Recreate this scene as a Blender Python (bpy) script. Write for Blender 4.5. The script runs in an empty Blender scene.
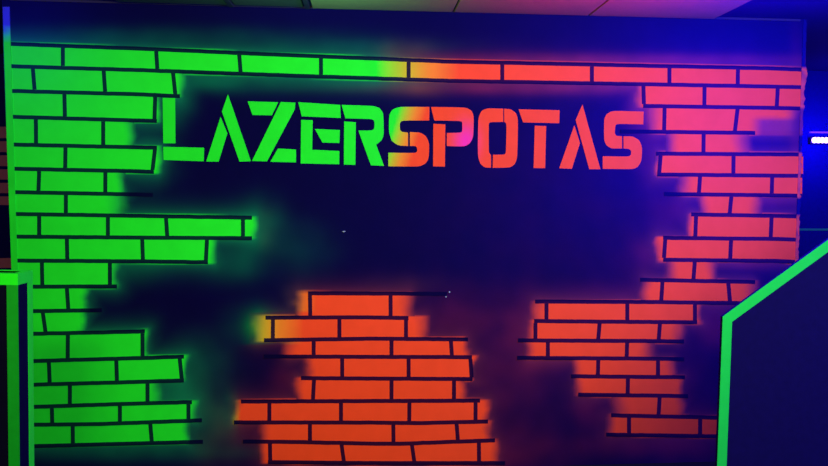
import bpy, bmesh, math, random
import numpy as np
from mathutils.geometry import tessellate_polygon
from mathutils import Vector, Matrix, noise
random.seed(4)
S = bpy.context.scene
C = S.collection
R = math.radians

# ------------------------------------------------------------------ camera
CAM = Vector((0.0, -3.9, 1.75))
F = 640.0
ROT = (Matrix.Rotation(R(-4.3), 3, 'Z') @ Matrix.Rotation(R(90 - 3.8), 3, 'X') @ Matrix.Rotation(R(0.3), 3, 'Z'))
cam = bpy.data.cameras.new('camera')
cam.sensor_width = 36.0
cam.lens = 36.0 * F / 828.0
cam.clip_start = 0.05
co = bpy.data.objects.new('camera', cam)
C.objects.link(co)
co.matrix_world = Matrix.Translation(CAM) @ ROT.to_4x4()
S.camera = co

def P(px, py, Y=0.0):
    """point of the upright plane y = Y seen at a photo position"""
    d = ROT @ Vector(((px - 414.0) / F, -(py - 233.0) / F, -1.0))
    t = (Y - CAM.y) / d.y
    return CAM + d * t

def PX(px, X):
    """y coordinate at which an upright plane x = X is met (horizon row)"""
    d = ROT @ Vector(((px - 414.0) / F, 0, -1.0))
    return CAM.y + d.y * (X - CAM.x) / d.x

# ------------------------------------------------------------------ materials
def mat(name, col=(0.5, 0.5, 0.5), rough=0.6, attr=None, emit=None, estr=0.0, metal=0.0, spec=0.3, grain=0.0, bump=0.0, scale=30.0):
    m = bpy.data.materials.new(name)
    m.use_nodes = True
    nt = m.node_tree
    b = nt.nodes['Principled BSDF']
    b.inputs['Roughness'].default_value = rough
    b.inputs['Metallic'].default_value = metal
    b.inputs['Specular IOR Level'].default_value = spec
    if attr:
        a = nt.nodes.new('ShaderNodeAttribute')
        a.attribute_name = attr
        src = a.outputs['Color']
    else:
        a = nt.nodes.new('ShaderNodeRGB')
        a.outputs[0].default_value = (*col, 1)
        src = a.outputs[0]
    tc = nt.nodes.new('ShaderNodeTexCoord')
    n = nt.nodes.new('ShaderNodeTexNoise')
    n.inputs['Scale'].default_value = scale
    n.inputs['Detail'].default_value = 5
    nt.links.new(tc.outputs['Object'], n.inputs['Vector'])
    mr = nt.nodes.new('ShaderNodeMapRange')
    mr.inputs['To Min'].default_value = 1 - grain
    mr.inputs['To Max'].default_value = 1 + grain
    nt.links.new(n.outputs['Fac'], mr.inputs['Value'])
    mx = nt.nodes.new('ShaderNodeVectorMath')
    mx.operation = 'SCALE'
    nt.links.new(src, mx.inputs[0])
    nt.links.new(mr.outputs['Result'], mx.inputs['Scale'])
    nt.links.new(mx.outputs[0], b.inputs['Base Color'])
    if bump:
        bp = nt.nodes.new('ShaderNodeBump')
        bp.inputs['Strength'].default_value = bump
        bp.inputs['Distance'].default_value = 0.004
        nt.links.new(n.outputs['Fac'], bp.inputs['Height'])
        nt.links.new(bp.outputs[0], b.inputs['Normal'])
    if emit:
        b.inputs['Emission Color'].default_value = (*emit, 1)
        b.inputs['Emission Strength'].default_value = estr
    return m

WALL = np.array((0.0016, 0.0011, 0.085))
GREEN = np.array((0.012, 0.80, 0.062))
ORANGE = np.array((0.78, 0.22, 0.05))
YELLOW = np.array((0.50, 0.42, 0.05))
RED = np.array((0.82, 0.060, 0.040))
MAGENTA = np.array((0.80, 0.03, 0.50))
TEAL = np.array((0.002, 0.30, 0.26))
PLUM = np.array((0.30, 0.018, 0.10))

M = {
    'paint': mat('sprayed_paint', attr='paint', rough=0.7, spec=0.05, grain=0.10, bump=0.15, scale=9),
    'wall': mat('mural_wall_paint', attr='paint', rough=0.8, spec=0.02, grain=0.12, bump=0.2, scale=7),
    'line': mat('black_line_paint', attr='paint', rough=0.8, spec=0.02, grain=0.15, scale=12),
    'black': mat('black_painted_wall', (0.003, 0.0016, 0.19), 0.8, spec=0.03, grain=0.2, bump=0.2),
    'post': mat('black_post_paint', (0.002, 0.0016, 0.05), 0.8, spec=0.03, grain=0.2),
    'floor': mat('dark_carpet', (0.01, 0.01, 0.02), 0.95, spec=0.1, grain=0.4, bump=0.8, scale=160),
    'tile': mat('pale_ceiling_tile', (0.30, 0.30, 0.12), 0.9, spec=0.1, grain=0.12, bump=0.6, scale=90),
    'ceil': mat('dark_ceiling_paint', (0.010, 0.014, 0.09), 0.9, spec=0.1, grain=0.3, bump=0.4, scale=60),
    'grid': mat('dark_grid_metal', (0.03, 0.03, 0.06), 0.6, grain=0.1),
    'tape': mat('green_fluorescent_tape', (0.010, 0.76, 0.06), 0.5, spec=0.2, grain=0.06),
    'tape_mid': mat('darker_green_tape_roll', (0.006, 0.42, 0.22), 0.55, spec=0.1, grain=0.1),  # one even darker, bluer green for the barrier tape
    'tape_shaded': mat('shaded_green_tape', (0.002, 0.27, 0.06), 0.55, spec=0.2, grain=0.15),  # same tape with the shade of the post's front put into its colour
    'crown': mat('pale_edge_bead', (0.05, 0.05, 0.42), 0.5, grain=0.1),
    'teal': mat('teal_tape', (0.01, 0.20, 0.20), 0.5),
    'housing': mat('black_lamp_housing', (0.02, 0.015, 0.09), 0.4, metal=0.0),
    'led': mat('lit_violet_led', (0.6, 0.3, 0.9), 0.3, emit=(0.85, 0.50, 1.0), estr=3.2),
    'fleck': mat('grey_white_fleck', (0.2, 0.25, 0.9), 0.6),
}

# ------------------------------------------------------------------ helpers
def link(name, bm, m, parent=None):
    me = bpy.data.meshes.new(name)
    bm.normal_update()
    bm.to_mesh(me)
    bm.free()
    me.materials.append(m)
    o = bpy.data.objects.new(name, me)
    C.objects.link(o)
    if parent:
        o.parent = parent
        o.matrix_parent_inverse = Matrix.Translation(parent.location).inverted()
    return o

def thing(name, loc, label, cat, group=None):
    o = bpy.data.objects.new(name, None)
    C.objects.link(o)
    o.empty_display_size = 0.1
    o.location = loc
    o['label'] = label
    o['category'] = cat
    if group:
        o['group'] = group
    return o

def tag(o, label, cat, group=None):
    o['label'] = label
    o['category'] = cat
    if group:
        o['group'] = group
    return o

def structure(o):
    o['kind'] = 'structure'
    return o

def box(bm, lo, hi):
    vs = [bm.verts.new((x, y, z)) for x in (lo[0], hi[0]) for y in (lo[1], hi[1]) for z in (lo[2], hi[2])]
    for f in ((0, 1, 3, 2), (4, 6, 7, 5), (0, 4, 5, 1), (2, 3, 7, 6), (0, 2, 6, 4), (1, 5, 7, 3)):
        bm.faces.new([vs[i] for i in f])
    return bm

def boxobj(name, lo, hi, m, parent=None, bevel=0.0):
    bm = bmesh.new()
    box(bm, lo, hi)
    if bevel:
        bmesh.ops.bevel(bm, geom=bm.edges[:], offset=bevel, segments=2, affect='EDGES', profile=0.6)
    bmesh.ops.recalc_face_normals(bm, faces=bm.faces)
    return link(name, bm, m, parent)

def sstep(a, b, x):
    t = np.clip((x - a) / (b - a), 0, 1)
    return t * t * (3 - 2 * t)

# ------------------------------------------------------------------ the mural, measured on the wall
# horizontal lines: polylines
H = {
 'H0': [(11,44),(140,48.7),(260,54),(450,61.7),(630,65.4),(770,68.4),(804,69.8)],
 'H1': [(11,66.3),(140,70.2),(270,74.9),(450,80.9),(630,84),(770,86.6),(804,87.3)],
 'H2': [(12,91),(140,94.4),(180,96.3)],
 'H3': [(13,116.9),(140,120.6),(157,121)],
 'H4': [(14,144.6),(140,147.4),(157,147.8)],
 'H5': [(14.5,168.8),(140,171.3),(154,171.9)],
 'H6': [(15.5,192.2),(140,194.5),(153,194.8)],
 'H7': [(16,214),(140,215.9),(252,217.8)],
 'H8': [(16,236.6),(140,237.6),(252,238.2)],
 'H9': [(17,260.6),(140,261.3),(208,262.2)],
 'H10': [(18,286.8),(117,286.3)],
 'H11': [(19,311.3),(70,310.6),(102,310)],
 'H12': [(19,334),(140,331.5),(145,331.2)],
 'H13': [(20,361.4),(140,358),(184,356.6)],
 'H14': [(20,385),(140,381.8),(184,380.3)],
 'H15': [(21,407.2),(140,403.4),(192,402)],
 'H16': [(22,424.8),(100,424),(202,420.2)],
 'H17': [(22,446.4),(140,443.3),(203,441.7)],
 'C0': [(308,293.2),(447,293.8)],
 'C1': [(265.5,317.6),(370,317.3),(408.5,318)],
 'C2': [(264,340.2),(370,338.6),(468,339.3)],
 'C3': [(264,356.4),(370,356.8),(472,357)],
 'C4': [(301,378),(370,378.5),(472.5,379)],
 'C5': [(241,401.4),(370,401),(480,400.5)],
 'C6': [(234,422.3),(370,422.5),(420,423),(488,421.4)],
 'C7': [(243,441.4),(300,442),(370,443.5),(400,443.7),(495,440.2)],
 'C8': [(268,462),(370,463),(505,463)],
 'E2': [(643,106),(770,107.8),(802,108.6)],
 'E3': [(620,131.4),(755,132.9)],
 'E4': [(656,153.7),(770,154.3),(802,154.5)],
 'E5': [(657,174.4),(770,175.6),(802,175.8)],
 'E6': [(664,194),(700,194.4),(802,195.7)],
 'E7': [(691,214.4),(780,215.9),(799,216.5)],
 'E8': [(663,237.8),(780,239),(798,239.7)],
 'E9': [(663,259.7),(780,261),(797,262)],
 'E10': [(640,279.7),(755,282)],
 'E11': [(535,301.5),(650,302),(742,303)],
 'E12': [(534,321),(650,322),(697,322.2)],
 'E13': [(518,340.3),(650,341),(684,341.4)],
 'E14': [(517,357.8),(650,358.6),(684,359.2)],
 'E15': [(571,376.2),(685,377.2)],
 'E16': [(578,394.6),(688,396)],
 'E17': [(611,415.3),(710,417.3),(770,418.5)],
 'E18': [(606,434.5),(720,436.3),(770,437.2)],
}
def yat(name, x):
    p = H[name]
    if x <= p[0][0]:
        k = (p[1][1]-p[0][1])/(p[1][0]-p[0][0]); return p[0][1]+k*(x-p[0][0])
    for a, b in zip(p, p[1:]):
        if x <= b[0]:
            return a[1]+(b[1]-a[1])*(x-a[0])/(b[0]-a[0])
    a, b = p[-2], p[-1]
    k = (b[1]-a[1])/(b[0]-a[0]); return b[1]+k*(x-b[0])

# rows: top line, bottom line, left limit, left softness, right limit, right softness, upright lines (x top, x bottom)
COURSE = [('H0','H1', 6,1, 806,2, [(63,63),(156.3,157.4),(239.3,240.6),(321,321),(408.6,408.6),(502.2,502.2),(591.8,591.8),(669.3,669.3),(737.8,737.6)])]
GREENP = [
 ('H1','H2', 6,1, 180,6, [(33,34.7),(103.8,105.2),(173.2,175.4)]),
 ('H2','H3', 6,1, 160,4, [(64.5,65),(155.2,154.6)]),
 ('H3','H4', 6,1, 129,9, [(36,36.2),(103.3,103.3)]),
 ('H4','H5', 6,1, 158,4, [(65.6,65.3),(155,152.6)]),
 ('H5','H6', 6,1, 122,6, [(39.3,38.6),(105.5,105.4)]),
 ('H6','H7', 6,1, 117,13, [(66,66)]),
 ('H7','H8', 6,1, 254,6, [(39.3,39.3),(108,108),(166.1,167.3),(243,243)]),
 ('H8','H9', 6,1, 212,6, [(67,67.4),(142.3,143),(207,206)]),
 ('H9','H10', 6,1, 114,5, [(42,42.4),(110,110)]),
 ('H10','H11', 6,1, 86,4, [(67,68.4)]),
 ('H11','H12', 6,1, 83,4, [(43,45.6)]),
 ('H12','H13', 6,1, 146,4, [(68,67.8),(142.6,142.6)]),
 ('H13','H14', 6,1, 185,4, [(49,49.8),(116.4,117),(179.8,181.8)]),
 ('H14','H15', 6,1, 155,9, [(70,70),(147.6,147.6)]),
 ('H15','H16', 6,1, 194,5, [(52,52.3),(120,120),(188.5,188.5)]),
 ('H16','H17', 6,1, 188,5, [(72.8,73),(150.4,151.8)]),
]
REDC = [
 ('C0','C1', 299,6, 408,11, [(310,310.3),(390.6,390.6)]),
 ('C1','C2', 260,8, 421,9, [(273,272.8),(339.4,339.4),(406,406)]),
 ('C2','C3', 290,10, 466,4, [(313.7,313.7),(391.5,391.5),(450.9,451.8)]),
 ('C3','C4', 309,6, 474,3, [(342.2,342.2),(408.6,408.6),(470.4,471.6)]),
 ('C4','C5', 300,6, 461,6, [(314,313),(391.5,391.5),(454,454)]),
 ('C5','C6', 237,5, 484,4, [(269.4,269.4),(341,341),(409.4,409.2),(475.5,475.5)]),
 ('C6','C7', 265,7, 488,5, [(310,310),(393.3,393.5),(456.6,457.8)]),
 ('C7','C8', 262,5, 494,5, [(270,270.3),(341.6,343.8),(412,414.2),(478.8,479)]),
]
REDR = [
 ('H1','E2', 640,5, 803,1, [(643.3,643.8),(704.4,704.2),(777.6,776.6)]),
 ('E2','E3', 655,11, 792,10, [(664.5,664),(737.4,734.8)]),
 ('E3','E4', 671,9, 742,12, [(703.5,703.3)]),
 ('E4','E5', 657,4, 804,1, [(660.5,659.1),(733.4,733.2)]),
 ('E5','E6', 685,11, 803,1, [(699.9,698.8),(772,771.6)]),
 ('E6','E7', 705,9, 756,10, [(731.2,729.6)]),
 ('E7','E8', 690,4, 800,1, [(695.9,695.2),(771.4,770.6)]),
 ('E8','E9', 660,4, 798,1, [(665.1,663.9),(730.9,730.1)]),
 ('E9','E10', 671,8, 712,9, [(694.6,693.4)]),
 ('E10','E11', 645,7, 750,12, [(662.3,661.2),(728.2,729.8)]),
 ('E11','E12', 539,9, 699,5, [(546.4,546.4),(627.2,627.2),(694.8,694.8)]),
 ('E12','E13', 533,6, 678,8, [(535.4,535.4),(599.5,598.2),(659.8,658.6)]),
 ('E13','E14', 529,9, 648,11, [(547.8,547.8),(627,626.6)]),
 ('E14','E15', 578,8, 671,6, [(598.2,597.8),(657.9,657.9)]),
 ('E15','E16', 580,6, 682,5, [(627.8,627.6)]),
 ('E16','E17', 620,14, 679,7, [(659.5,658.5)]),
 ('E17','E18', 609,7, 760,6, [(628.9,628.9),(700,700)]),
]
# broad patches of drifted spray and painted violet lamplight: x, y, rx, ry, strength, colour
DRIFT_AND_LIGHT = [
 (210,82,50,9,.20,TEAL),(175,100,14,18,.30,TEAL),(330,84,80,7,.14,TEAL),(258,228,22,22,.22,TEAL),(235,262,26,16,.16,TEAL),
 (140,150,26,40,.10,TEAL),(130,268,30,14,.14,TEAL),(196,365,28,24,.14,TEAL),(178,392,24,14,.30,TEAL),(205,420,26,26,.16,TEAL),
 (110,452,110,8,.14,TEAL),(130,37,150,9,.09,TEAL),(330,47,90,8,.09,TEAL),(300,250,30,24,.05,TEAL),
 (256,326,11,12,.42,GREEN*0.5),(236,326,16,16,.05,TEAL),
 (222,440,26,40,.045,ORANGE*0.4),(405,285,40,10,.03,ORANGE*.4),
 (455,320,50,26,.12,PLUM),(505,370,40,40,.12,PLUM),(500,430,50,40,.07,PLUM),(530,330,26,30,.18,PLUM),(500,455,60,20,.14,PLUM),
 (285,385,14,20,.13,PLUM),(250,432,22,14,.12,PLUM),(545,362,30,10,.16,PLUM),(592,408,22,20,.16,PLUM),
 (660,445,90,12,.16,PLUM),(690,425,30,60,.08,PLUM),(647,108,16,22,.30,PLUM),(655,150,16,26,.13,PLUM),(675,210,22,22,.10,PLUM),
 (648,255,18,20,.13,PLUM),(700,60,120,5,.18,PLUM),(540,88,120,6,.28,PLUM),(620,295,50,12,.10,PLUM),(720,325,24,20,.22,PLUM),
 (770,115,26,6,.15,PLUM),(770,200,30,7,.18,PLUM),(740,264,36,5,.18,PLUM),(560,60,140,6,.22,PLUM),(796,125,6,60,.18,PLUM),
 (660,240,190,170,.022,PLUM),(420,400,260,80,.012,PLUM),(405,52,22,10,.08,ORANGE*.5),(420,88,24,8,.10,ORANGE*.5),  # first plum blob here paints the violet lamplight into the wall colour
]

def nz(x, y, s=0.09, k=0):
    return noise.noise(Vector((x * s, y * s, 3.7 + k)))

def hue(x, y):
    """paint colour at a place of the mural"""
    if x < 226 or (y < 345 and x < 250):
        return GREEN
    if y > 345 and x < 240:
        return GREEN + (RED - GREEN) * ((x - 226) / 14)
    if y < 100:
        t = (x - 377) / 82.0
    elif y < 200:
        t = (x + (y - 106) * 0.3 - 400) / 28.0
    else:
        if 312 < y < 345 and x < 330:
            t = (x - 236) / 68.0
            t = max(0.12, t)
        elif x < 318 and y < 345:
            t = 0.72 + (x - 300) / 60
        else:
            t = 1
    t = min(max(t, 0), 1)
    st = [(0, GREEN), (.35, YELLOW), (.62, ORANGE), (1, RED)]
    for (a, ca), (b, cb) in zip(st, st[1:]):
        if t <= b:
            c = ca + (cb - ca) * ((t - a) / (b - a))
            break
    if 100 < y < 200:
        g = math.exp(-((x - 466) / 11) ** 2 - ((y - 142) / 17) ** 2)
        c = c + (MAGENTA - c) * min(1, 1.05 * g)
    return c

ALL = [(r, 'c') for r in COURSE] + [(r, 'g') for r in GREENP] + [(r, 'r') for r in REDC + REDR]
ROWBB = []
for r, k in ALL:
    t, b, xl, sl, xr, sr, vs = r
    y0 = min(yat(t, xl), yat(t, xr)); y1 = max(yat(b, xl), yat(b, xr))
    ROWBB.append((y0, y1))

def surface(x, y, halo=True):
    """colour the sprayed wall has at a place: drift with painted violet lamplight, halo, solid"""
    dens = 0.0
    hsum = 0.0
    for (r, k), (y0, y1) in zip(ALL, ROWBB):
        if y < y0 - 34 or y > y1 + 34:
            continue
        t, b, xl, sl, xr, sr, vs = r
        if x < xl - 45 or x > xr + 45:
            continue
        ty, by = yat(t, min(max(x, xl), xr)), yat(b, min(max(x, xl), xr))
        w = 5.0 * nz(x, y, 0.06, 1) + 1.2 * nz(x, y, 0.17, 2)
        dl = (x - xl) + (w if sl > 2 else 0)
        dr = (xr - x) + (w if sr > 2 else 0)
        dy = max(ty - y, y - by, 0)
        a = min(dl / sl, dr / sr)
        a = min(max(a * 0.5 + 0.5, 0), 1)
        a = a * a * (3 - 2 * a)
        if r[0] == 'E2':
            a *= 1 - 0.85 * float(sstep(748, 764, x)) * float(sstep(115, 122, y))
        if dy < 1.9:
            dens = max(dens, a * (1 if dy < 1.2 else (1.9 - dy) / .7))
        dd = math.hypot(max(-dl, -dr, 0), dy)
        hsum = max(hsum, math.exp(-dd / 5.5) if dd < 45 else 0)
    c = WALL.copy()
    if x > 840 or x < 0:
        return c
    for (bx, by_, rx, ry, s, colr) in DRIFT_AND_LIGHT:
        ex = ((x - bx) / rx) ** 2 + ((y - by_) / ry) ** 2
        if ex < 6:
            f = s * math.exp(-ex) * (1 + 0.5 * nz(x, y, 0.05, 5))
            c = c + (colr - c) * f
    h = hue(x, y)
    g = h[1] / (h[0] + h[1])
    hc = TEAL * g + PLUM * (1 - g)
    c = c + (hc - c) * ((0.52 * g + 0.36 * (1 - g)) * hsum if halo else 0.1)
    c = c + (h - c) * dens
    return c

def paint_attr(o, fn, Y):
    me = o.data
    at = me.color_attributes.new('paint', 'FLOAT_COLOR', 'POINT')
    inv = ROT.transposed()
    for i, v in enumerate(me.vertices):
        w = v.co
        d = inv @ (w - CAM)
        x = 414 + F * d.x / -d.z
        y = 233 - F * d.y / -d.z
        c = fn(x, y)
        at.data[i].color = (float(c[0]), float(c[1]), float(c[2]), 1)

def flat_solid(polys, front, back, step=None):
    """solid low-relief film from outlines given on the mural; cut fine for the sprayed colour"""
    bm = bmesh.new()
    for poly in polys:
        vs = [bm.verts.new(P(x, y)) for x, y in poly]
        for tri in tessellate_polygon([[Vector((x, y, 0)) for x, y in poly]]):
            try: bm.faces.new([vs[i] for i in tri])
            except ValueError: pass
    if step:
        xs = [v.co.x for v in bm.verts]; zs = [v.co.z for v in bm.verts]
        n0, n1 = math.ceil(min(xs) / step), math.floor(max(xs) / step)
        for i in range(n0, n1 + 1):
            bmesh.ops.bisect_plane(bm, geom=bm.verts[:] + bm.edges[:] + bm.faces[:], plane_co=(i * step, 0, 0), plane_no=(1, 0, 0))
        n0, n1 = math.ceil(min(zs) / step), math.floor(max(zs) / step)
        for i in range(n0, n1 + 1):
            bmesh.ops.bisect_plane(bm, geom=bm.verts[:] + bm.edges[:] + bm.faces[:], plane_co=(0, 0, i * step), plane_no=(0, 0, 1))
        bmesh.ops.remove_doubles(bm, verts=bm.verts[:], dist=1e-5)
    for v in bm.verts:
        v.co.y = -back
    r = bmesh.ops.extrude_face_region(bm, geom=bm.faces[:])
    for g in r['geom']:
        if isinstance(g, bmesh.types.BMVert):
            g.co.y = -front
    bmesh.ops.recalc_face_normals(bm, faces=bm.faces)
    return bm

HW = 2.0   # half width of a painted line

def line_h(name, parent):
    pts = H[name]
    xs = [pts[0][0]]
    while xs[-1] < pts[-1][0] - 6:
        xs.append(xs[-1] + 6)
    xs.append(pts[-1][0])
    top, bot = [], []
    for i, x in enumerate(xs):
        y = yat(name, x)
        j = 0.25 * nz(x, y, .2, 7)
        top.append((x, y - HW + j)); bot.append((x, y + HW + j))
    bm = bmesh.new()
    a = [bm.verts.new(P(x, y)) for x, y in top]
    b = [bm.verts.new(P(x, y)) for x, y in bot]
    for i in range(len(a) - 1):
        bm.faces.new((a[i], a[i + 1], b[i + 1], b[i]))
    for v in bm.verts:
        v.co.y = -0.0010
    r = bmesh.ops.extrude_face_region(bm, geom=bm.faces[:])
    for g in r['geom']:
        if isinstance(g, bmesh.types.BMVert):
            g.co.y = -0.0022
    bmesh.ops.recalc_face_normals(bm, faces=bm.faces)
    o = link('mortar_line', bm, M['line'], parent)
    paint_attr(o, lambda x, y: WALL * 0.75 + (surface(x, y, False) - WALL) * 0.035, 0)
    return o

def line_v(t, b, xt, xb, parent):
    y0, y1 = yat(t, xt) + HW, yat(b, xb) - HW
    n = 4
    L, Rr = [], []
    for i in range(n + 1):
        f = i / n
        x = xt + (xb - xt) * f; y = y0 + (y1 - y0) * f
        L.append((x - HW, y)); Rr.append((x + HW, y))
    bm = flat_solid([[*L, *Rr[::-1]]], 0.0022, 0.0010)
    o = link('mortar_line', bm, M['line'], parent)
    paint_attr(o, lambda x, y: WALL * 0.75 + (surface(x, y, False) - WALL) * 0.035, 0)

def patch(rows, label, cat, names, skip=()):
    r0 = rows[-1]
    xm = sum((r[2] + r[4]) / 2 for r in rows) / len(rows)
    t = thing('painted_brick_course' if len(rows) == 1 else 'painted_brick_patch', P(xm, yat(r0[1], xm)), label, cat)
    for (tl, bl, xl, sl, xr, sr, vs) in rows:
        # fuzzy ends reach as far as the spray still covers
        e0 = xl - sl * 0.6 if sl > 2 else max(xl, H[tl][0][0] if xl > 10 else 0)
        e1 = xr + sr * 0.6
        if sl <= 2:
            e0 = 11.5 if xl < 10 else xl
        if sr <= 2:
            e1 = xr - 1
        edges = [(e0, e0, True)] + [(a, b, False) for a, b in vs] + [(e1, e1, True)]
        for (a0, b0, s0), (a1, b1, s1) in zip(edges, edges[1:]):
            ax, bx = (a0, b0) if s0 else (a0 + HW, b0 + HW)
            cx, dx = (a1, b1) if s1 else (a1 - HW, b1 - HW)
            if cx - ax < 1.8:
                continue
            n = max(1, int((cx - ax) / 12))
            topl = [(ax + (cx - ax) * i / n) for i in range(n + 1)]
            botl = [(bx + (dx - bx) * i / n) for i in range(n + 1)]
            poly = [(x, yat(tl, x) + HW) for x in topl] + [(x, yat(bl, x) - HW) for x in reversed(botl)]
            bm = flat_solid([poly], 0.0010, 0.0002, step=0.02)
            o = link('brick', bm, M['paint'], t)
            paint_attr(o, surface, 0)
        for a, b in vs:
            line_v(tl, bl, a, b, t)
    for n in names:
        line_h(n, t)
    return t

# ------------------------------------------------------------------ room
Zc = P(440, 10).z                 # ceiling height
XL = P(9, 150).x
XR = P(803, 150).x
FARY = 1.6
wall_x0, wall_x1 = P(7, 150).x, P(801.5, 150).x

# mural wall: solid partition, its front cut fine to hold the spray
def edge_left(py):  # the painted partition's ends lean very slightly as photographed
    return 0
bm = bmesh.new()
NX, NZ = 330, 190
z_lo, z_hi = 0.0, Zc
vs = [[bm.verts.new((wall_x0 + (wall_x1 - wall_x0) * i / NX, 0, z_lo + (z_hi - z_lo) * j / NZ)) for i in range(NX + 1)] for j in range(NZ + 1)]
for j in range(NZ):
    for i in range(NX):
        bm.faces.new((vs[j][i], vs[j][i + 1], vs[j + 1][i + 1], vs[j + 1][i]))
T = 0.12
bk = [bm.verts.new(c) for c in ((wall_x0, T, z_lo), (wall_x1, T, z_lo), (wall_x1, T, z_hi), (wall_x0, T, z_hi))]
bm.faces.new(bk[::-1])
bm.faces.new([vs[0][i] for i in range(NX, -1, -1)] + [bk[0], bk[1]])
bm.faces.new([vs[NZ][i] for i in range(NX + 1)] + [bk[2], bk[3]])
bm.faces.new([vs[j][0] for j in range(NZ, -1, -1)][::-1] + [bk[3], bk[0]])
bm.faces.new([vs[j][NX] for j in range(NZ + 1)][::-1] + [bk[1], bk[2]])
bmesh.ops.recalc_face_normals(bm, faces=bm.faces)
mw = structure(link('wall_back', bm, M['wall']))
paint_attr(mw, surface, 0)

X0, X1 = -4.4, 4.6
Y0 = -6.2
structure(boxobj('floor', (X0 - .1, Y0 - .1, -0.1), (X1 + .1, FARY + .1, 0.0), M['floor']))
structure(boxobj('ceiling', (X0 - .1, Y0 - .1, Zc), (X1 + .1, FARY + .1, Zc + 0.1), M['ceil']))
structure(boxobj('wall_far', (X0, FARY, 0), (X1, FARY + .1, Zc), M['black']))
structure(boxobj('wall_left', (X0 - .1, Y0, 0), (X0, FARY, Zc), M['black']))
structure(boxobj('wall_right', (X1, Y0, 0), (X1 + .1, FARY, Zc), M['black']))
structure(boxobj('wall_front', (X0, Y0 - .1, 0), (X1, Y0, Zc), M['black']))

# sprayed corner bead at the partition's left end
def bead(x_a, x_b, ys, outw, colfn, name):
    bm = bmesh.new()
    rows = []
    for i, py in enumerate(ys):
        pl = P(x_a(py), py); pr = P(x_b(py), py)
        a = bm.verts.new((pl.x, -0.006, pl.z)); b = bm.verts.new((pr.x, -0.006, pr.z))
        c = bm.verts.new((pl.x, 0.03 + T if outw else 0.0, pl.z)); d = bm.verts.new((pr.x, 0.0, pr.z))
        rows.append((a, b, c, d))
    for (a, b, c, d), (e, f, g, h) in zip(rows, rows[1:]):
        bm.faces.new((a, b, f, e)); bm.faces.new((c, a, e, g)); bm.faces.new((b, d, h, f)); bm.faces.new((d, c, g, h))
    a, b, c, d = rows[0]; bm.faces.new((a, b, d, c))
    a, b, c, d = rows[-1]; bm.faces.new((a, b, d, c))
    bmesh.ops.recalc_face_normals(bm, faces=bm.faces)
    o = link(name, bm, M['paint'])
    paint_attr(o, colfn, 0)
    return structure(o)

def leftcol(x, y):
    f = float(sstep(26, 42, y + 4 * nz(x, y, .2)))
    g = GREEN * (0.9 + .12 * nz(x, y, .05)) + np.array((0, 0, .0))
    return np.array((0.03, 0.03, 0.75)) * (1 - f) + g * f  # bare top of the pale bead: blue lamplight put into its colour
bead(lambda y: 3.6 + (y - 20) * 0.0335, lambda y: 10.2 + (y - 20) * 0.031, [Zy for Zy in [7 + 6 * i for i in range(76)]], False, leftcol, 'trim_1')

def rightcol(x, y):
    # spray that ran past the corner: only beside the sprayed rows
    cov = 0.0
    for r in COURSE + REDR[:10]:
        if r[4] > 790:
            if yat(r[0], 800) - 1 < y < yat(r[1], 800) + 2:
                cov = 1.0 if r[0] != 'E2' else 0.25
    k = min(1, max(0, cov * (0.75 + 0.5 * nz(x, y, .25))))
    return WALL * 1.3 * (1 - k) + (RED * 0.80 + np.array((0, 0.02, .04))) * k
def rag(y):
    n = 1.6 * nz(y, 0, .35) + 1.2 * nz(y, 5, .12)
    if 64 < y < 85: n += 2.6 * math.sin((y - 64) / 21 * math.pi)
    return n
bead(lambda y: 801.6 - (y - 60) * 0.034, lambda y: 804.6 - (y - 60) * 0.036 + rag(y), [19 + 2.5 * i for i in range(170)], False, rightcol, 'trim_2')

# slim bead along the top of the mural wall
a, b = P(455, 14), P(800, 18)
structure(boxobj('trim_3', (wall_x0 + .05, -0.008, Zc - 0.012), (wall_x1 - .05, 0.0, Zc), M['housing']))

# ------------------------------------------------------------------ ceiling tiles above the wall
seams = [312, 453, 588, 714]
labels = ['pale ceiling tile nearest the left, catching green light above the letters A to S',
          'pale pink ceiling tile between the greenish tile and the last tile on the right',
          'magenta-lit ceiling tile at the right end of the pale tiles']
for i in range(3):
    x0 = P(seams[i], 12).x + .006; x1 = P(seams[i + 1], 12).x - .006
    o = boxobj('ceiling_tile', (x0, -1.25, Zc - 0.014), (x1, -0.012, Zc), M['tile'], bevel=0.003)
    tag(o, labels[i], 'ceiling tile', 'pale ceiling tiles above the mural')
# dark grid runners to the left of the pale tiles
gx = P(180, 5).x
for k, (px, lab) in enumerate(((308, 'dark metal ceiling runner beside the leftmost pale tile'), (232, 'dark metal ceiling runner further left among dark tiles'))):
    x = P(px, 8).x
    tag(boxobj('ceiling_runner', (x - .014, -1.25, Zc - 0.02), (x + .014, -0.012, Zc), M['grid'], bevel=.002), lab, 'ceiling grid', 'ceiling runners')
xa, xb = P(120, 8).x, P(304, 8).x
tag(boxobj('dark_ceiling_tile', (xa, -1.25, Zc - 0.012), (P(230, 8).x - .012, -0.03, Zc), mat('green_grey_tile', (.05, .07, .06), .9, grain=.2, bump=.4), bevel=.002), 'dark green-grey ceiling tile above the top left of the mural, outermost', 'ceiling tile')
tag(boxobj('dark_ceiling_tile', (P(234, 8).x + .012, -1.25, Zc - 0.012), (P(306, 8).x - .014, -0.03, Zc), bpy.data.materials['green_grey_tile'], bevel=.002), 'dark green-grey ceiling tile touching the leftmost pale tile', 'ceiling tile')

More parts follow.
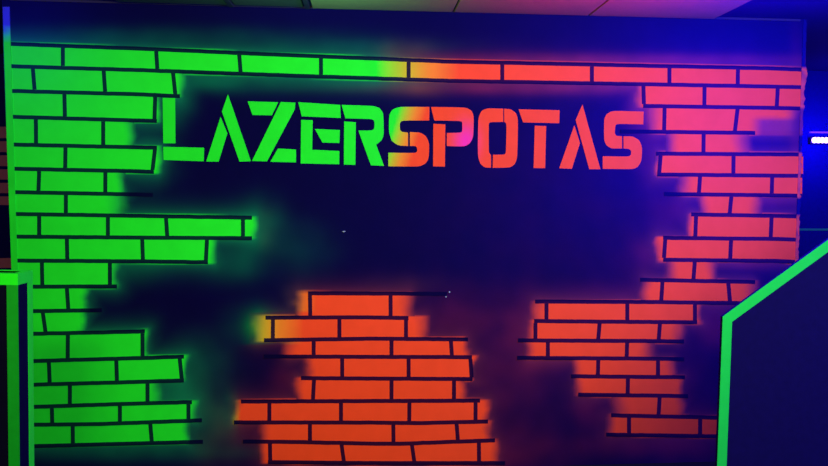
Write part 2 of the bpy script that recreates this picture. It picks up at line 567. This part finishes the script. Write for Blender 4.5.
# ------------------------------------------------------------------ mural
patch(COURSE, 'single painted brick course running across the wall top, green turning red', 'painted bricks', ['H0', 'H1'])
patch(GREENP, 'large fluorescent green painted brick patch down the left side of the wall', 'painted bricks', ['H%d' % i for i in range(2, 18)])
patch(REDC, 'orange-red painted brick mound at bottom centre of the wall', 'painted bricks', ['C%d' % i for i in range(9)])
patch(REDR, 'red to magenta painted brick patch stepping down the right side of the wall', 'painted bricks', ['E%d' % i for i in range(2, 19)])

# ------------------------------------------------------------------ lettering
LET = [
 ('L', [[(162.7,98),(175.3,98.2),(175.5,143.3),(163.3,143.3)], [(163.3,146.8),(204.2,147.7),(203.8,161.3),(163.7,160)]]),
 ('A', [[(228,94.3),(251,161.3),(239.5,161.6),(222,111.6)], [(220.6,116.9),(227.4,133.3),(218.7,161.6),(206.2,161.6)]]),
 ('Z', [[(247.7,101.3),(278.2,102.3),(271.8,115.4),(252.5,115)], [(280.9,102),(295.4,102.6),(294.8,109.3),(267,161.4),(252,161)], [(278,148.5),(296,149.5),(296,162.4),(270.3,161.8)]]),
 ('E', [[(298.3,102.2),(340.2,104.9),(340.7,118),(301.7,116.3)], [(301.2,119.9),(312.7,120.3),(312.2,149.8),(339.4,151),(339.2,164.3),(300.6,163.4)], [(314.9,129),(339.8,130),(339.4,143.1),(322.4,142.5)]]),
 ('R', [[(341.6,104.9),(372,105.8),(379,107.5),(383.4,113),(383.8,135),(381.5,140.6),(376.1,144.6),(384,165.9),(370.9,165.3),(358.3,130.5),(371.9,130.5),(374.4,128.6),(374.4,121),(371.9,119),(345.4,118.4)], [(344.2,121.5),(355.8,122.2),(355.4,164.9),(343.9,164.5)]]),
 ('S', [[(429.4,107),(399.8,106.8),(392.5,109.3),(389.2,115),(388.8,130.5),(391.2,140.6),(397.9,145.4),(408,146),(408,132.5),(401.8,132),(399.8,129.6),(399.8,122.8),(402.2,120.5),(429.2,120.5)],
        [(409.9,132),(420.1,132.5),(425.9,136),(429.2,143),(428.8,157.6),(425.9,163.4),(419.5,166.6),(388.3,166.3),(388.3,152.7),(415.3,153.1),(417.2,151.4),(417.2,148),(415.3,146),(409.9,146)]]),
 ('P', [[(431,107),(465.5,107.4),(471.3,110.3),(473.8,116),(473.3,136.3),(470.4,143),(464.6,146.6),(446.8,146),(446.8,133),(460.7,132.7),(462.3,131),(462.3,122.8),(460.7,120.9),(434.3,120.5)], [(433.3,123.8),(445.3,124.4),(444.9,166.6),(433.1,166.3)]]),
 ('O', [[(503.2,108.7),(486.8,108.3),(481,111.2),(478.1,119),(477.7,155.6),(480,163.4),(484.8,167.6),(491,167.6),(491,154.7),(489.7,153.7),(488.7,151.8),(488.7,123.8),(489.7,122.2),(503.2,121.9)],
        [(504.2,108.7),(510.9,109.3),(516.1,113.2),(518,119.9),(517.3,157.6),(514.8,164.3),(509.9,167.6),(492.6,167.8),(493,154.7),(504.2,154.7),(506,152.7),(506.5,123.8),(505,122.2),(504.2,121.9)]]),
 ('T', [[(518.6,109.3),(559.6,110.3),(559.2,123.2),(523,122.4)], [(534.7,125.7),(546.1,126.1),(545.1,168.2),(533.6,168)]]),
 ('A', [[(582.4,104.5),(600.3,169.2),(589.2,169.2),(575.6,119.9)], [(574.3,125.3),(579.9,143.1),(571.8,168.8),(559.2,168.2)]]),
 ('S', [[(643.6,111.6),(612.3,110.8),(606.5,114.1),(604,119),(604,140.2),(606.5,145.6),(611.4,148.5),(622,148.5),(622,136.3),(616.2,135.9),(614.6,133.4),(615.2,125.7),(617.1,123.8),(643.2,124.4)],
        [(623.5,136.3),(632.6,136.3),(639.3,140.2),(642.2,147.9),(641.3,161.4),(637.4,167.2),(632.6,169.2),(602.7,168.8),(602.7,156.2),(628.7,156.6),(631,154.7),(631,150.8),(629.3,148.9),(623.5,148.5)]]),
]
def soften(poly):
    out = []
    n = len(poly)
    for i in range(n):
        p0, p1, p2 = Vector(poly[i - 1]), Vector(poly[i]), Vector(poly[(i + 1) % n])
        a, b = p1 - p0, p2 - p1
        ang = abs(math.degrees(a.angle(b)))
        if 8 < ang < 62 and n > 8:
            k = 0.28
            out.append(tuple(p1 - a * k)); out.append(tuple((p1 * 2 + (p1 - a * k) + (p1 + b * k)) / 4)); out.append(tuple(p1 + b * k))
        else:
            out.append(tuple(p1))
    return out
word = thing('painted_lettering', P(403, 169), 'stencilled word LAZERSPOTAS in block capitals, green fading to red, high on the wall', 'lettering')
desc = ['green', 'green', 'green', 'green', 'green', 'green turning orange-red', 'red with magenta bowl', 'red', 'red', 'red', 'red']
for (ch, strokes), d in zip(LET, desc):
    bm = flat_solid([soften(s) for s in strokes], 0.0014, 0.0002, step=0.016)
    o = link('letter', bm, M['paint'], word)
    o['label'] = '%s stencil letter %s' % (d, ch)
    paint_attr(o, lambda x, y: hue(x, y) * 0.92, 0)

# stray flecks on the dark wall
for i, (x, y, r) in enumerate(((449.5, 292, .8), (446, 296.8, .7), (344, 231.5, .6))):
    bm = bmesh.new()
    c = P(x, y)
    w = 2.6 if i == 2 else 1
    ring = [bm.verts.new((c.x + w * r / 164 * math.cos(a) * (1 + .2 * math.sin(3 * a)), -0.0004, c.z + r / 164 * math.sin(a))) for a in [k * math.pi / 6 for k in range(12)]]
    f = bm.faces.new(ring)
    e = bmesh.ops.extrude_face_region(bm, geom=[f])
    for g in e['geom']:
        if isinstance(g, bmesh.types.BMVert): g.co.y = -0.0016 if i < 2 else -.0012
    bmesh.ops.recalc_face_normals(bm, faces=bm.faces)
    o = link('paint_fleck', bm, M['fleck'])
    tag(o, ['upper pale paint fleck at the end of the centre mound top line', 'lower pale paint fleck at the end of the centre mound top line', 'thin grey fleck on the dark wall below the letter E'][i], 'paint fleck', 'pale paint flecks')

# ------------------------------------------------------------------ far wall seen past both ends
YF = FARY
fp = thing('painted_brick_patch', P(-30, 268, YF), 'small dim red painted brick patch on the far wall past the left edge', 'painted bricks')
FR = mat('dim_red_paint', (0.30, 0.07, 0.35), .6, grain=.12)
rows_far = [(127, 138), (141.5, 152), (155.5, 166), (169.5, 179.5), (183, 193), (196.5, 205), (258, 268)]
for j, (a, b) in enumerate(rows_far):
    cuts = [-84, -58, -30, -8, 30] if j % 2 else [-84, -44, -14, 30]
    for u, v in zip(cuts, cuts[1:]):
        p, q = P(u + 1, b, YF), P(v - 1, a, YF)
        boxobj('brick', (p.x, YF - 0.001, p.z), (q.x, YF - .0001, q.z), FR, fp)
# header beam and teal strip past the right end
p, q = P(780, 30, YF), P(900, 23.5, YF)
structure(boxobj('trim_4', (p.x, YF - 0.06, p.z), (X1, YF, q.z), M['black']))
p, q = P(770, 230.5, YF), P(900, 228, YF)
tag(boxobj('wall_tape', (p.x, YF - 0.0015, p.z), (X1 - .2, YF, p.z + .018), M['teal']), 'thin teal tape line on the far wall past the right edge of the mural', 'tape')

# led bar on the far wall
p = P(809, 140.5, YF)
bx0, bz = p.x, p.z
bar = thing('led_bar', (bx0, YF, bz - .05), 'lit violet-white LED bar on the far wall at the right edge', 'lamp')
boxobj('housing', (bx0 - .01, YF - 0.04, bz - .03), (bx0 + .62, YF, bz + .03), M['housing'], bar, bevel=.006)
for k in range(16):
    bm = bmesh.new()
    bmesh.ops.create_uvsphere(bm, u_segments=12, v_segments=8, radius=0.026)
    for v in bm.verts:
        v.co.y *= 0.6
        v.co += Vector((bx0 + .02 + k * .037, YF - .044, bz))
    for f in bm.faces: f.smooth = True
    link('led', bm, M['led'], bar)
boxobj('reflection_strip', (bx0 + .0, YF - 0.02, bz + .066), (bx0 + .6, YF, bz + .078), mat('dim_violet_reflection', (.3, .1, .6), .3, emit=(.25, .04, .8), estr=.5), bar)  # glowing strip stands in for the LEDs' faint reflection above the bar

# ------------------------------------------------------------------ hollow post, bottom left
YP = -1.2
fc = P(17.6, 273.5, YP)          # near top corner
px1 = fc.x
ztop = fc.z
dep = 0.115
wid = 0.17
px0 = px1 - wid
post = thing('obstacle_post', ((px0 + px1) / 2, YP + dep / 2, 0), 'hollow black post edged in green tape at the bottom left, in front of the wall', 'post')
w = 0.012
bm = bmesh.new()
box(bm, (px0, YP, 0), (px1, YP + w, ztop)); box(bm, (px0, YP + dep - w, 0), (px1, YP + dep, ztop))
box(bm, (px0, YP + w, 0), (px0 + w, YP + dep - w, ztop)); box(bm, (px1 - w, YP + w, 0), (px1, YP + dep - w, ztop))
link('post_body', bm, M['post'], post)
e = 0.0015
tw = 0.043
def tape(lo, hi, m='tape', parent=None, name='edge_tape'):
    return boxobj(name, lo, hi, M[m], parent)
tape((px1 - tw, YP - e, 0), (px1 + e, YP, ztop - .045), 'tape_shaded', post)
tape((px0 - e, YP - e, 0), (px0 + tw, YP, ztop - .045), 'tape_shaded', post)
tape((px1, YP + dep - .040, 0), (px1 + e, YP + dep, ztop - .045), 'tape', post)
# band round the top
bm = bmesh.new()
box(bm, (px0 - e, YP - e, ztop - .045), (px1 + e, YP, ztop)); box(bm, (px1, YP, ztop - .045), (px1 + e, YP + dep, ztop))
box(bm, (px0 - e, YP, ztop - .045), (px0, YP + dep, ztop)); box(bm, (px0 - e, YP + dep, ztop - .045), (px1 + e, YP + dep + e, ztop))
link('top_band', bm, M['tape'], post)
bm = bmesh.new()
rw = 0.026
box(bm, (px0 - e, YP - e, ztop), (px1 + e, YP + rw, ztop + e)); box(bm, (px0 - e, YP + dep - rw, ztop), (px1 + e, YP + dep + e, ztop + e))
box(bm, (px0 - e, YP + rw, ztop), (px0 + rw, YP + dep - rw, ztop + e)); box(bm, (px1 - rw, YP + rw, ztop), (px1 + e, YP + dep - rw, ztop + e))
link('rim_tape', bm, M['tape'], post)

TILT = R(1.4)
post.rotation_euler.y = TILT
post.location.x -= ztop * math.sin(TILT)

# ------------------------------------------------------------------ angled panel, bottom right
YQ = -1.5
def Q(x, y): return P(x, y, YQ)
k0 = Q(722.6, 316.5)
sl = Q(828, 239.8)
slope = (sl.z - k0.z) / (sl.x - k0.x)
xr = k0.x + 1.15
zr = k0.z + slope * (xr - k0.x)
panel = thing('obstacle_barrier', ((k0.x + xr) / 2, YQ, 0), 'tall dark blue barrier with slanted top edge taped green, at the lower right', 'barrier')
th = 0.014
bm = bmesh.new()
out = [(k0.x, 0), (xr, 0), (xr, zr), (k0.x, k0.z)]
fr = [bm.verts.new((x, YQ, z)) for x, z in out]; bkk = [bm.verts.new((x, YQ + th, z)) for x, z in out]
bm.faces.new(fr); bm.faces.new(bkk[::-1])
for i in range(4): bm.faces.new((fr[i], bkk[i], bkk[(i + 1) % 4], fr[(i + 1) % 4]))
bmesh.ops.recalc_face_normals(bm, faces=bm.faces)
link('board', bm, M['black'], panel)
TW = (Q(731.9, 323).x - k0.x)
def strip(pts, name='edge_tape'):
    bm = bmesh.new()
    a = [bm.verts.new((x, YQ - 0.0015, z)) for x, z in pts]; b = [bm.verts.new((x, YQ, z)) for x, z in pts]
    bm.faces.new(a); bm.faces.new(b[::-1])
    n = len(pts)
    for i in range(n): bm.faces.new((a[i], b[i], b[(i + 1) % n], a[(i + 1) % n]))
    bmesh.ops.recalc_face_normals(bm, faces=bm.faces)
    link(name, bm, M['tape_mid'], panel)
L = math.hypot(1, slope)
dz = TW * L * 1.02                     # same width measured across the slanted strip
zi = k0.z + slope * TW - dz
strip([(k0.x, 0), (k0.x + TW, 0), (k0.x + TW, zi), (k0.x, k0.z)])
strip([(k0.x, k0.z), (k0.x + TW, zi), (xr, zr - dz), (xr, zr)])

# ------------------------------------------------------------------ light
def area(name, loc, target, sx, sy, power, col, spread=180):
    l = bpy.data.lights.new(name, 'AREA')
    l.shape = 'RECTANGLE'; l.size = sx; l.size_y = sy; l.energy = power; l.color = col; l.spread = R(spread)
    o = bpy.data.objects.new(name, l); C.objects.link(o)
    o.location = loc
    o.rotation_euler = (Vector(target) - Vector(loc)).to_track_quat('-Z', 'Y').to_euler()
    return o
def point(name, loc, power, col, r=.12):
    l = bpy.data.lights.new(name, 'POINT')
    l.energy = power; l.color = col; l.shadow_soft_size = r
    o = bpy.data.objects.new(name, l); C.objects.link(o); o.location = loc
    return o
area('room_lamp', (0.5, -3.6, Zc - .12), (0.5, 0, 1.05), 3.6, 0.35, 148, (1.0, 0.98, 0.09), 150)
p = P(835, 90, -0.95)
point('violet_lamp', p, 205, (0.022, 0.0, 1.0), .18)
point('violet_side_lamp', (3.3, -2.9, 2.3), 105, (0.006, 0.0, 1.0), .2)
area('red_bounce_fill', (1.25, -0.75, Zc - .45), (1.25, -0.6, Zc), 1.2, .2, 5, (1.0, .03, .35), 120)  # added unseen fill, stands in for the mural's red bounce on the tiles
area('green_bounce_fill', (-0.3, -0.75, Zc - .45), (-0.3, -0.6, Zc), .9, .2, 4.5, (.30, 1.0, .6), 120)  # added unseen fill, imitates green light bounced up from the mural
p = P(-30, -60, -0.45)
point('blue_lamp', (p.x, p.y, Zc - .25), 6, (0.0, 0.0, 1.0), .1)
p = P(838, 138, 1.25)
point('far_lamp', p, 24, (0.05, 0.0, 1.0), .1)

wd = bpy.data.worlds.new('world'); S.world = wd
wd.use_nodes = True
wd.node_tree.nodes['Background'].inputs[0].default_value = (0.0, 0.0, 0.01, 1)
wd.node_tree.nodes['Background'].inputs[1].default_value = 0.2

vw = S.view_settings
vw.view_transform = 'Standard'; vw.look = 'None'; vw.exposure = 0.0; vw.gamma = 1.0
vw.use_curve_mapping = False
